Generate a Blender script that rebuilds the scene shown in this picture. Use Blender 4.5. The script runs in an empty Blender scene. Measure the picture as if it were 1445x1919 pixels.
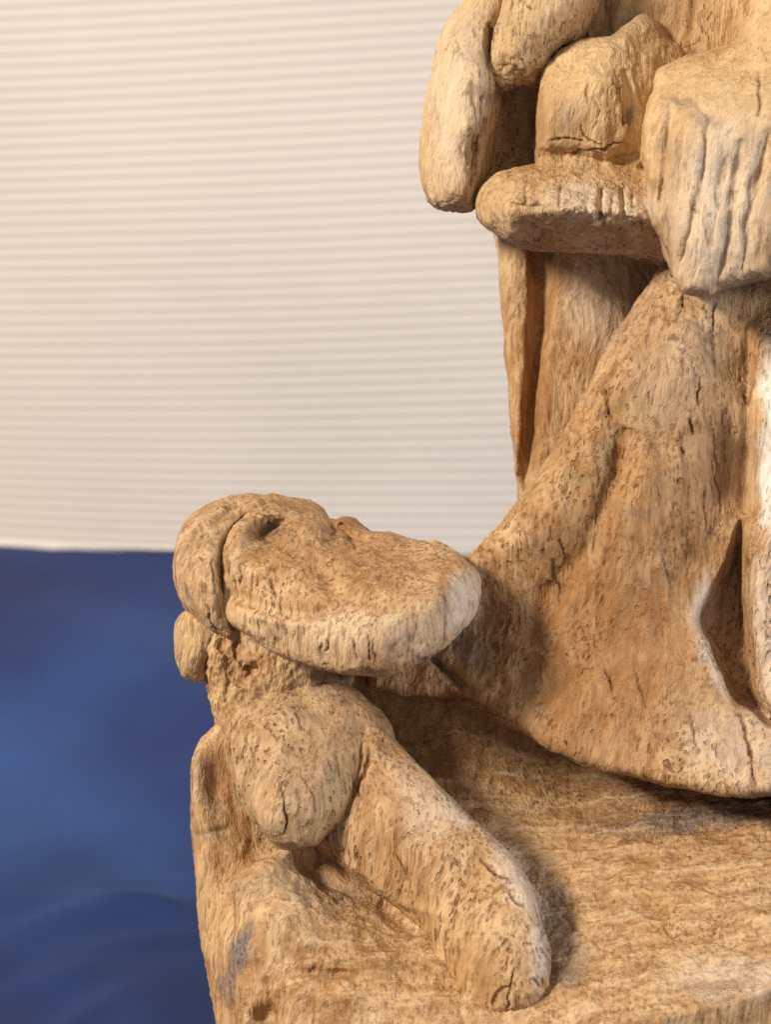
import bpy, math, random
import numpy as np
import openvdb as vdb
from mathutils import Vector

sc = bpy.context.scene
R = math.radians
# ---------------------------------------------------------------- camera, world, lamps
PITCH = R(20.0)          # the camera looks down on the carving
D = 4000.0               # working distance in carving units (1 unit = 0.1 mm)
S = 1e-4                 # metres per unit
H = 0.235                # lens height above the table
CAM = np.array([0.0, -0.376, H])
FWD = np.array([0.0, math.cos(PITCH), -math.sin(PITCH)])
UPV = np.array([0.0, math.sin(PITCH), math.cos(PITCH)])
RGT = np.array([1.0, 0.0, 0.0])

cam_d = bpy.data.cameras.new('camera')
cam = bpy.data.objects.new('camera', cam_d)
sc.collection.objects.link(cam)
cam.location = CAM
cam.rotation_euler = (R(90) - PITCH, 0, 0)
cam_d.sensor_fit = 'VERTICAL'
cam_d.sensor_height = 24.0
cam_d.lens = 24.0 * D / 1919.0
cam_d.clip_start = 0.01
cam_d.clip_end = 20.0
cam_d.dof.use_dof = True
cam_d.dof.focus_distance = (D - 95) * S
cam_d.dof.aperture_fstop = 12.5
sc.camera = cam
sc.cycles.use_denoising = False      # keep the fine grain of the wood
sc.render.filter_size = 1.15

w = bpy.data.worlds.new('World'); sc.world = w; w.use_nodes = True
bg = w.node_tree.nodes['Background']
bg.inputs['Color'].default_value = (1.0, 0.93, 0.85, 1)
bg.inputs['Strength'].default_value = 0.42

def lamp(name, loc, target, size, power, col):
    l = bpy.data.lights.new(name, 'AREA'); l.shape = 'DISK'; l.size = size
    l.energy = power; l.color = col
    o = bpy.data.objects.new(name, l); sc.collection.objects.link(o)
    o.location = loc
    o.rotation_euler = (Vector(target) - Vector(loc)).to_track_quat('-Z', 'Y').to_euler()
    return o
lamp('key_lamp', (-1.32, -0.72, 1.15), (0.02, 0.0, 0.12), 0.36, 51.0, (1.0, 0.91, 0.79))
lamp('side_window_lamp', (1.2, -0.42, 0.42), (0.03, 0.0, 0.12), 0.35, 12.0, (0.86, 0.92, 1.0))

sc.view_settings.view_transform = 'Standard'
sc.view_settings.look = 'None'
sc.view_settings.exposure = 0.0
sc.view_settings.gamma = 1.0

# ---------------------------------------------------------------- helpers
def P(v):
    """carving units (x, y seen from the front, depth towards the lens) -> world metres"""
    v = np.asarray(v, dtype=np.float64)
    dep = D - v[:, 2]
    X = (v[:, 0] - 722.5) * dep / D
    Y = (959.5 - v[:, 1]) * dep / D
    return CAM + S * (X[:, None] * RGT + Y[:, None] * UPV + dep[:, None] * FWD)

def _h(ix, iy, iz, seed):
    n = (ix.astype(np.uint32) * np.uint32(374761393) + iy.astype(np.uint32) * np.uint32(668265263)
         + iz.astype(np.uint32) * np.uint32(2147483647) + np.uint32(seed * 974711 % 4294967295))
    n = (n ^ (n >> np.uint32(13))) * np.uint32(1274126177)
    n = n ^ (n >> np.uint32(16))
    n = (n * np.uint32(2246822519)); n = n ^ (n >> np.uint32(15))
    return (n & np.uint32(0xffffff)).astype(np.float32) / np.float32(0xffffff)

def noise(p, scale, seed=0):
    """smooth value noise, -1..1 ; scale = (sx, sy, sz) feature size"""
    q = (p / np.array(scale, dtype=np.float32)).astype(np.float32) + 1000.0
    i = np.floor(q); f = q - i; i = i.astype(np.int64)
    f = f * f * (3 - 2 * f)
    r = 0
    for a in (0, 1):
        wx = f[:, 0] if a else 1 - f[:, 0]
        for b in (0, 1):
            wy = f[:, 1] if b else 1 - f[:, 1]
            for c in (0, 1):
                wz = f[:, 2] if c else 1 - f[:, 2]
                r = r + wx * wy * wz * _h(i[:, 0] + a, i[:, 1] + b, i[:, 2] + c, seed)
    return r * 2 - 1

def cells(p, scale, seed):
    """squared distance to the nearest scattered point: shallow gouge scallops with ridges between"""
    q = (p / np.array(scale, dtype=np.float32)).astype(np.float32) + 500.0
    i = np.floor(q).astype(np.int64); f = q - i
    best = np.full(len(p), 9.0, np.float32)
    for a in (-1, 0, 1):
        for b in (-1, 0, 1):
            for c in (-1, 0, 1):
                x, y, z = i[:, 0] + a, i[:, 1] + b, i[:, 2] + c
                dx = a + _h(x, y, z, seed) - f[:, 0]; dy = b + _h(x, y, z, seed + 1) - f[:, 1]; dz = c + _h(x, y, z, seed + 2) - f[:, 2]
                best = np.minimum(best, dx * dx + dy * dy + dz * dz)
    return np.clip(best * 1.3, 0, 1)

def sstep(a, b, x):
    t = np.clip((x - a) / (b - a), 0, 1)
    return t * t * (3 - 2 * t)

def spline(pts, closed=True, n=6):
    p = np.array(pts, dtype=np.float64)
    m = len(p); out = []
    rng = range(m if closed else m - 1)
    for i in rng:
        if closed:
            a, b, c, d = p[i - 1], p[i], p[(i + 1) % m], p[(i + 2) % m]
        else:
            a, b, c, d = p[max(i - 1, 0)], p[i], p[i + 1], p[min(i + 2, m - 1)]
        for k in range(n):
            t = k / n
            out.append(0.5 * ((2 * b) + (c - a) * t + (2 * a - 5 * b + 4 * c - d) * t * t
                              + (3 * b - a - 3 * c + d) * t ** 3))
    if not closed: out.append(p[-1])
    return np.array(out)

def seg_d(X, Y, a, b):
    dx, dy = b[0] - a[0], b[1] - a[1]
    L = dx * dx + dy * dy + 1e-9
    t = np.clip(((X - a[0]) * dx + (Y - a[1]) * dy) / L, 0, 1)
    return np.hypot(X - a[0] - t * dx, Y - a[1] - t * dy), t

def poly_sdf(X, Y, poly):
    d = np.full(X.shape, 1e9); ins = np.zeros(X.shape, bool)
    m = len(poly)
    for i in range(m):
        a, b = poly[i], poly[(i + 1) % m]
        dd, _ = seg_d(X, Y, a, b)
        d = np.minimum(d, dd)
        c = ((a[1] > Y) != (b[1] > Y))
        with np.errstate(divide='ignore', invalid='ignore'):
            xi = (b[0] - a[0]) * (Y - a[1]) / (b[1] - a[1]) + a[0]
        ins ^= c & (X < xi)
    return np.where(ins, -d, d)

def line_d(X, Y, pts, smooth=True):
    """distance to an open line, tapering to its ends: returns d and taper"""
    p = spline(pts, False, 4) if (smooth and len(pts) > 2) else np.array(pts, float)
    d = np.full(X.shape, 1e9); s = np.zeros(X.shape)
    n = len(p) - 1
    for i in range(n):
        dd, t = seg_d(X, Y, p[i], p[i + 1])
        k = dd < d
        d = np.where(k, dd, d); s = np.where(k, (i + t) / n, s)
    return d, s

def tps(ctrl, X, Y, reg=0.0):
    c = np.array(ctrl, float); sc_ = 100.0
    x, y, z = c[:, 0] / sc_, c[:, 1] / sc_, c[:, 2]
    def U(r2): return np.where(r2 > 1e-12, 0.5 * r2 * np.log(r2 + 1e-12), 0)
    n = len(c)
    K = U((x[:, None] - x) ** 2 + (y[:, None] - y) ** 2) + reg * np.eye(n)
    A = np.zeros((n + 3, n + 3)); A[:n, :n] = K
    Pm = np.stack([np.ones(n), x, y], 1); A[:n, n:] = Pm; A[n:, :n] = Pm.T
    sol = np.linalg.solve(A, np.concatenate([z, [0, 0, 0]]))
    Z = sol[n] + sol[n + 1] * X / sc_ + sol[n + 2] * Y / sc_
    for i in range(n):
        Z = Z + sol[i] * U((X / sc_ - x[i]) ** 2 + (Y / sc_ - y[i]) ** 2)
    return Z

def rmax(a, b, r):
    """rounded intersection of two distance fields"""
    return np.minimum(np.maximum(a, b), -r) + np.sqrt(np.maximum(a + r, 0) ** 2 + np.maximum(b + r, 0) ** 2)

def smin(a, b, k):
    h = np.clip(0.5 + 0.5 * (b - a) / k, 0, 1)
    return b * (1 - h) + a * h - k * h * (1 - h)

# stains on the wood, with shade and lit edges painted into the colour: (kind, x, y, rx, ry, angle, strength)
STAINS_AND_SHADE = [
    ('dark', 1080, 1130, 150, 220, 15, .30), ('dark', 1330, 880, 50, 240, 0, .22), ('dark', 560, 955, 60, 16, 12, .4), ('dark', 585, 1060, 60, 30, 35, .3), ('dark', 440, 1262, 30, 50, 0, .25),
    ('ash', 560, 1430, 150, 170, 0, .8), ('ash', 380, 1050, 80, 130, 0, .7), ('ash', 820, 1560, 120, 60, 42, .7), ('ash', 980, 1760, 60, 150, 0, .8),
    ('ash', 500, 1180, 160, 60, 10, .45), ('ash', 350, 1210, 40, 60, 0, .7), ('ash', 1350, 1350, 120, 130, 0, .75), ('ash', 1380, 900, 50, 300, 0, .6),
    ('ash', 1120, 400, 120, 60, 0, .6), ('ash', 1300, 1850, 220, 60, -6, .6),
    ('ash', 560, 1700, 130, 60, 10, .5), ('ash', 780, 1110, 90, 60, 0, .4), ('ash', 1100, 1720, 90, 120, 0, .5),
    ('rust_shade', 1120, 1220, 210, 230, 10, 1.1), ('rust_shade', 1160, 900, 150, 260, 20, .75), ('rust_shade', 690, 1620, 130, 120, 30, .35), ('rust_shade', 1300, 1000, 120, 300, 0, .6), ('rust_shade', 900, 1080, 90, 60, -30, .7), ('rust_shade', 1150, 1640, 300, 120, 0, .35), ('rust_shade', 700, 1850, 340, 90, 0, .35), ('rust_shade', 1010, 1180, 90, 110, 0, .7), ('rust_shade', 1230, 1100, 90, 200, 10, .4),  # brown robe wood, warmer where the head's shadow is painted in
    ('dark', 900, 1400, 170, 90, 20, .55), ('dark', 1120, 1500, 200, 50, 4, .5), ('dark', 1300, 1490, 190, 20, 0, .5), ('dark', 850, 1340, 150, 30, 18, .5),  # recessed wall: dark wood plus painted shade of head and hem
    ('rust_shade', 640, 1040, 190, 70, 14, .6), ('dark', 620, 1040, 150, 54, 18, .30), ('dark', 498, 996, 24, 22, -30, .55), ('dark', 660, 985, 40, 12, 20, .4),  # eye hollow and mouth: recess shade painted in
    ('dark', 1385, 1150, 34, 170, 0, .4), ('rust_shade', 1120, 660, 90, 160, 15, .3),  # gap beside the robe darkened with painted shade
    ('dark', 410, 1090, 5, 70, 0, .5), ('dark', 600, 1630, 70, 20, 20, .35), ('dark', 1240, 30, 60, 60, 0, .3),  # shade painted into the headdress groove and under the shoulder
    ('grey', 1150, 40, 60, 40, 20, .3), ('rust_shade', 470, 1250, 60, 40, 30, .4), ('rust_shade', 1400, 640, 60, 80, 0, .4),
    ('grey', 446, 1786, 20, 60, 18, 1.0), ('grey', 425, 1840, 16, 45, 8, .8), ('grey', 465, 1800, 14, 26, 30, .6),
    ('grey', 1330, 1528, 190, 24, -9, .95), ('grey', 1180, 1545, 120, 16, -4, .45), ('grey', 1440, 1500, 60, 24, -10, .9),
    ('grey', 1045, 1740, 34, 95, -14, .75), ('grey', 1060, 1800, 44, 60, -8, .65), ('grey', 1000, 1620, 40, 80, -28, .35),
    ('grey', 1275, 195, 34, 9, 22, .55), ('grey', 1318, 225, 30, 12, 20, .6), ('grey', 1237, 245, 7, 45, 6, .4),
    ('grey', 1064, 222, 9, 14, 0, .8), ('grey', 1064, 222, 26, 34, 0, .35), ('grey', 1183, 222, 7, 32, 8, .75),
    ('grey', 1244, 207, 5, 5, 0, .8), ('grey', 1130, 135, 32, 7, 18, .35),
    ('grey', 350, 1112, 8, 18, -12, .8), ('grey', 490, 1160, 8, 8, 0, .5), ('grey', 520, 1165, 7, 8, 0, .5),
    ('grey', 500, 990, 24, 26, 20, .55), ('grey', 380, 1450, 16, 30, 0, .4), ('grey', 397, 1500, 18, 22, 0, .5),
    ('grey', 390, 1562, 36, 8, -8, .5), ('grey', 880, 1210, 50, 34, 30, .6), ('grey', 930, 1170, 60, 60, 20, .12),  # robe beside the chin: head's cast shadow painted grey and dark
    ('grey', 985, 1240, 30, 90, 0, .2), ('dark', 930, 1210, 80, 90, 20, .3), ('grey', 600, 1290, 60, 14, 20, .3), ('grey', 540, 1330, 70, 16, 15, .22),
    ('grey', 820, 1250, 70, 10, 38, .75), ('grey', 1290, 610, 48, 5, 12, .45), ('grey', 1335, 650, 6, 40, 0, .35),
    ('grey', 1110, 760, 40, 6, 30, .3), ('grey', 1110, 1010, 70, 6, 24, .3), ('grey', 1190, 960, 40, 14, 10, .3),
    ('grey', 560, 1660, 70, 26, 12, .4), ('grey', 480, 1670, 40, 26, -10, .3), ('grey', 620, 1670, 60, 20, 20, .5),
    ('grey', 900, 60, 40, 70, 20, .3), ('grey', 1400, 1420, 40, 20, 0, .15), ('grey', 1200, 560, 60, 120, 10, .25),
    ('green', 1140, 850, 28, 20, 20, .7), ('green', 1085, 895, 26, 18, 10, .7), ('green', 1210, 770, 40, 34, 10, .4),
    ('green', 505, 1560, 26, 26, 0, .5), ('green', 470, 1530, 10, 26, 0, .5), ('green', 1400, 520, 60, 12, -10, .6),
    ('green', 1110, 1450, 50, 10, 10, .3), ('green', 860, 380, 40, 20, 10, .3),
    ('rust_shade', 640, 1130, 110, 14, 4, .6), ('rust_shade', 600, 1080, 50, 44, 30, .55), ('rust_shade', 560, 1010, 70, 34, 20, .5),
    ('rust_shade', 640, 980, 60, 22, 20, .8), ('rust_shade', 560, 945, 60, 14, 12, .8), ('rust_shade', 980, 1100, 110, 60, -20, .6),
    ('rust_shade', 1110, 1060, 60, 160, 25, .5), ('rust_shade', 1250, 1300, 200, 120, 0, .25), ('rust_shade', 760, 1420, 260, 120, 20, .5),
    ('rust_shade', 1050, 1560, 160, 60, 0, .5), ('rust_shade', 560, 1860, 320, 60, 4, .45), ('rust_shade', 830, 1850, 120, 60, 0, .4),
    ('rust_shade', 1220, 1700, 30, 60, -35, .5), ('rust_shade', 900, 1320, 240, 50, 24, .6), ('rust_shade', 1380, 1200, 50, 180, 0, .7),
    ('rust_shade', 1000, 250, 70, 120, 0, .5), ('rust_shade', 1010, 650, 50, 260, 6, .7), ('rust_shade', 1310, 60, 90, 70, 0, .5),  # hole and panel groove: warm bounced light painted into the recesses
    ('rust_shade', 1190, 330, 40, 40, 0, .4), ('rust_shade', 1235, 440, 24, 50, 20, .5), ('rust_shade', 690, 1540, 110, 90, 20, .35),
    ('rust_shade', 430, 1580, 80, 120, 0, .4), ('rust_shade', 410, 1470, 40, 70, 0, .5), ('rust_shade', 1200, 1440, 160, 14, 12, .4),
    ('bleach_lit', 866, 1130, 36, 66, 20, .45), ('bleach_lit', 1452, 850, 27, 210, 0, 1.0), ('bleach_lit', 1440, 1150, 26, 160, 0, .4), ('bleach_lit', 1320, 1140, 20, 60, 10, .5),  # chin end bleached; brightly lit right strip and robe edge painted pale
    ('bleach_lit', 1330, 1230, 18, 90, -20, .4), ('bleach_lit', 1400, 1400, 110, 70, 10, .22), ('bleach_lit', 975, 1660, 28, 110, -30, .38),  # lit elbow edge of the forearm painted pale
    ('bleach_lit', 1005, 1790, 18, 70, 0, .38), ('bleach_lit', 850, 1520, 50, 20, 42, .35), ('bleach_lit', 790, 1500, 40, 70, -30, .2),
    ('bleach_lit', 860, 200, 60, 160, 5, .25), ('bleach_lit', 720, 1190, 140, 50, 4, .16), ('bleach_lit', 1130, 380, 120, 34, 4, .35),
    ('bleach_lit', 1350, 380, 90, 170, 6, .35), ('bleach_lit', 1250, 700, 60, 120, 20, .1), ('bleach_lit', 1380, 1830, 110, 40, -6, .3),
    ('bleach_lit', 1120, 560, 60, 90, 5, .25),
    ('dark', 820, 1255, 60, 7, 38, .9), ('dark', 905, 1215, 60, 10, 10, .5), ('dark', 640, 1290, 90, 16, 24, .8),  # creases below the head carry painted shade
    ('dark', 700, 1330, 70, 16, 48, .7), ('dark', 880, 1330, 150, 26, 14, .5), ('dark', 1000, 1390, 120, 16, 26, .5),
    ('dark', 935, 185, 20, 14, 0, .7), ('dark', 1000, 240, 16, 70, 0, .5), ('dark', 1240, 20, 50, 20, 0, .6),  # shade of the hole behind the sleeve, painted dark
]

ROUGH = [(570, 1020, 100, 36, 4.5), (520, 975, 60, 22, 4), (450, 1270, 60, 60, 6), (620, 1840, 260, 40, 2.6), (560, 1700, 110, 60, .8), (1140, 420, 120, 34, 2.5),
         (1120, 290, 110, 20, 5), (1180, 1000, 120, 160, .3), (980, 1850, 50, 50, 3), (960, 150, 60, 30, 4)]
def wood_attrs(p, g, cav):
    x, y = p[:, 0], p[:, 1]
    wob = noise(p, (26, 60, 26), 71) * 12 + noise(p, (9, 22, 9), 72) * 6
    wob2 = noise(p, (26, 60, 26), 73) * 12 + noise(p, (9, 22, 9), 74) * 6
    xx, yy = x + wob, y + wob2
    a = {k: np.zeros(len(p), np.float32) for k in ('grey', 'green', 'rust_shade', 'bleach_lit', 'dark', 'ash')}
    mot = 0.75 + 0.25 * noise(p, (8, 30, 8), 75)
    for k, cx, cy, rx, ry, ang, st in STAINS_AND_SHADE:
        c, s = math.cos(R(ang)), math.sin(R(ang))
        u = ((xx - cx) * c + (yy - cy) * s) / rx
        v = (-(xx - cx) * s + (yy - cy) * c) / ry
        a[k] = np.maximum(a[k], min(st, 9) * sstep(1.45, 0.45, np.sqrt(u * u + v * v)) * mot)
    a['cav'] = cav
    a['pore'] = np.clip(noise(p, (60, 110, 60), 77) * .9 + .6, 0, 1) * np.float32(g)
    a['pale'] = np.full(len(p), 0, np.float32) + np.clip((620 - y) / 450, 0, 1) * .7
    return a

def finish(name, pts, faces, mat, parent, disp, cracks=()):
    """weathering of a carved surface: chisel waves, vertical fibres, pits and cracks"""
    p = pts.astype(np.float32)
    me = bpy.data.meshes.new(name)
    e1 = p[faces[:, 2]] - p[faces[:, 0]]; e2 = p[faces[:, 3]] - p[faces[:, 1]]
    fn = np.cross(e1, e2)
    nrm = np.zeros_like(p)
    for k in range(4):
        for c in range(3):
            nrm[:, c] += np.bincount(faces[:, k], weights=fn[:, c], minlength=len(p)).astype(np.float32)
    nrm /= np.linalg.norm(nrm, axis=1)[:, None] + 1e-9
    # make the normals point outwards
    cen = p.mean(0)
    if np.sum(nrm * (p - cen)) < 0:
        nrm = -nrm; faces = faces[:, ::-1]
    wave, fibre, rough, pit = disp[:4]
    dens = float(np.clip((pit - 2.0) / 1.3, .12, 1))
    # fibres run up the block and bend a little; solid 3-D so that end grain reads as dots
    q = p.copy()
    q[:, 0] += noise(p, (140, 220, 140), 5) * 26 + p[:, 1] * 0.05
    q[:, 2] += p[:, 1] * 0.25
    d = wave * (noise(q, (70, 90, 70), 1) * 0.6 + noise(q, (34, 48, 34), 2) * 0.4)
    sc_ = cells(q + np.stack([noise(q, (30, 40, 30), 61) * 8] * 3, 1), (40, 74, 40), 91)
    d = d + wave * .62 * (sc_ * 2 - 1)
    f1 = noise(q, (7, 60, 7), 11); f2 = noise(q, (15, 120, 15), 12); f3 = noise(q, (4.2, 26, 4.2), 13)
    patch = sstep(-0.35, 0.5, noise(q, (110, 150, 110), 14))
    d = d + fibre * (f1 * 0.55 * patch + f2 * 0.45 + f3 * 0.45)
    d = d + rough * (noise(q, (7, 9, 7), 21) * 0.6 + noise(q, (15, 20, 15), 22) * 0.7)
    rg = np.zeros(len(p), np.float32)
    for cx, cy, rx, ry, st in ROUGH:
        rg = np.maximum(rg, st * np.exp(-((p[:, 0] - cx) / rx) ** 2 - ((p[:, 1] - cy) / ry) ** 2))
    d = d + rg * (noise(q, (9, 11, 9), 23) * 0.8 + noise(q, (20, 24, 20), 24) * 0.8 + np.abs(noise(q, (13, 15, 13), 25)) * 1.2)
    pc = sstep(-0.1, 0.5, noise(q, (90, 120, 90), 31))
    band = sstep(0.0, 0.45, noise(q, (24, 150, 24), 35))
    pn = np.maximum(noise(q, (4.6, 11, 4.6), 32), noise(q, (6.4, 22, 6.4), 33) - 0.08)
    hole = disp[4] if len(disp) > 4 else 0.0
    pits = sstep(0.40 - hole, 0.64 - hole, pn) * np.clip(.05 + .8 * band + 0.3 * pc ** 3, 0, 1) * dens * .8
    cr = 1 - np.abs(noise(q, (17, 190, 17), 41) + 0.10 * noise(q, (8, 20, 8), 42)) / 0.07
    cr = np.clip(cr, 0, 1) * sstep(0.25, 0.6, noise(q, (60, 90, 60), 43))
    cav = np.clip(pits + 0.8 * cr, 0, 1)
    d = d - pit * (.75 * pits + 0.7 * cr)
    wobx = noise(p, (14, 22, 14), 55) * 5 + noise(p, (6, 8, 6), 56) * 2
    for pl, wd, dp in cracks:
        dd, s = line_d(p[:, 0] + wobx, p[:, 1] + wobx, pl)
        prof = np.clip(1 - dd / wd, 0, 1) * np.sqrt(np.clip(1 - (2 * s - 1) ** 2, 0, 1))
        d = d - dp * prof
        cav = np.maximum(cav, np.clip(prof * 1.5, 0, 1) * min(1, dp / 5 + .15))
    at = wood_attrs(p, dens, cav.astype(np.float32))
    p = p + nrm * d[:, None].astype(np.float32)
    wv = P(p)
    wv[:, 2] = np.maximum(wv[:, 2], 0.0005)
    me.vertices.add(len(wv)); me.vertices.foreach_set('co', wv.astype(np.float32).ravel())
    nf = len(faces)
    me.loops.add(nf * 4); me.loops.foreach_set('vertex_index', faces.astype(np.int32).ravel())
    me.polygons.add(nf)
    me.polygons.foreach_set('loop_start', np.arange(0, nf * 4, 4, dtype=np.int32))
    me.polygons.foreach_set('use_smooth', np.ones(nf, bool))
    me.update(); me.validate()
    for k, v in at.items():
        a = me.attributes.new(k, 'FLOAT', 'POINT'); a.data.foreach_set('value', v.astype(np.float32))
    me.materials.append(mat)
    o = bpy.data.objects.new(name, me); sc.collection.objects.link(o); o.parent = parent
    return o

VOX = 2.7
def relief(name, parent, mat, poly, ctrl, zb, r, ops=(), disp=(5, 1.6, 1.2, 3.0), cracks=(), vox=None, extra=None, rb=20):
    vox = vox or VOX
    pl = spline(poly)
    x0, y0 = pl.min(0) - 14; x1, y1 = pl.max(0) + 14
    xs = np.arange(x0, x1, vox); ys = np.arange(y0, y1, vox)
    X, Y = np.meshgrid(xs, ys, indexing='ij')
    d2 = poly_sdf(X, Y, pl)
    zf = tps(ctrl, X, Y, 0.02)
    for op in ops:
        zf = op(X, Y, zf)
    rr = r(X, Y) if callable(r) else r
    gx, gy = np.gradient(zf, vox)
    sl = 1 / np.sqrt(1 + np.minimum(gx * gx + gy * gy, 9))
    inside = d2 < 8
    z1 = zf[inside].max() + 16
    zs = np.arange(zb - 14, z1, vox)
    Z = zs[None, None, :]
    if not np.isscalar(rr): rr = rr[:, :, None].astype(np.float32)
    F = rmax(d2[:, :, None].astype(np.float32), ((Z - zf[:, :, None]) * sl[:, :, None]).astype(np.float32), rr)
    F = rmax(F, (zb - Z).astype(np.float32), rb)
    if extra is not None:
        F = extra(F, X[:, :, None], Y[:, :, None], Z)
    F = np.clip(F, -3 * vox, 3 * vox).astype(np.float32)
    g = vdb.FloatGrid(3 * vox); g.copyFromArray(F)
    pts, quads = g.convertToQuads(isovalue=0)
    pts = pts * vox + np.array([x0, y0, zs[0]])
    quads = quads.astype(np.int64)
    return finish(name, pts, quads, mat, parent, disp, cracks)

# relief operations
def groove(pts, wd, dp):
    def f(X, Y, z):
        d, s = line_d(X, Y, pts)
        return z - dp * np.exp(-(d / wd) ** 2) * np.clip(4 * s * (1 - s) * 1.6, 0, 1) ** .5
    return f
def dent(x, y, rx, ry, dp, ang=0):
    def f(X, Y, z):
        c, s = math.cos(R(ang)), math.sin(R(ang))
        u = ((X - x) * c + (Y - y) * s) / rx; v = (-(X - x) * s + (Y - y) * c) / ry
        return z - dp * np.exp(-(u * u + v * v))
    return f
def cut(poly, dp, soft):
    def f(X, Y, z):
        d = poly_sdf(X, Y, spline(poly))
        return z - dp * sstep(-soft * .2, soft, -d)
    return f
def plane(p, nx, ny, k=10):
    """keep what lies below the slanted plane through p falling off with slopes nx, ny"""
    def f(X, Y, z):
        return smin(z, p[2] + nx * (X - p[0]) + ny * (Y - p[1]), k)
    return f

# ---------------------------------------------------------------- materials
def nodes(name):
    m = bpy.data.materials.new(name); m.use_nodes = True
    nt = m.node_tree
    return m, nt, nt.nodes['Principled BSDF']
def N(nt, t, **k):
    n = nt.nodes.new(t)
    for a, b in k.items(): setattr(n, a, b)
    return n
def mixc(nt, fac, a, b, blend='MIX'):
    m = N(nt, 'ShaderNodeMix', data_type='RGBA', blend_type=blend)
    if isinstance(fac, (int, float)): m.inputs[0].default_value = fac
    else: nt.links.new(fac, m.inputs[0])
    for s, i in ((a, 6), (b, 7)):
        if isinstance(s, tuple): m.inputs[i].default_value = (*s, 1)
        else: nt.links.new(s, m.inputs[i])
    return m.outputs[2]
def ramp(nt, src, stops):
    r = N(nt, 'ShaderNodeValToRGB')
    els = r.color_ramp.elements
    while len(els) < len(stops): els.new(0.5)
    for e, (p, c) in zip(els, stops):
        e.position = p; e.color = (*c, 1) if isinstance(c, tuple) else (c, c, c, 1)
    nt.links.new(src, r.inputs[0]); return r.outputs[0]
def tex(nt, co, scale, vec=(1, 1, 1), detail=4, rough=.55, kind='ShaderNodeTexNoise', rot=(0, 0, 0)):
    mp = N(nt, 'ShaderNodeMapping'); mp.inputs['Scale'].default_value = vec
    mp.inputs['Rotation'].default_value = rot
    nt.links.new(co, mp.inputs['Vector'])
    t = N(nt, kind); t.inputs['Scale'].default_value = scale
    if kind == 'ShaderNodeTexNoise':
        t.inputs['Detail'].default_value = detail; t.inputs['Roughness'].default_value = rough
    nt.links.new(mp.outputs[0], t.inputs['Vector'])
    return t.outputs[0]

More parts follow.
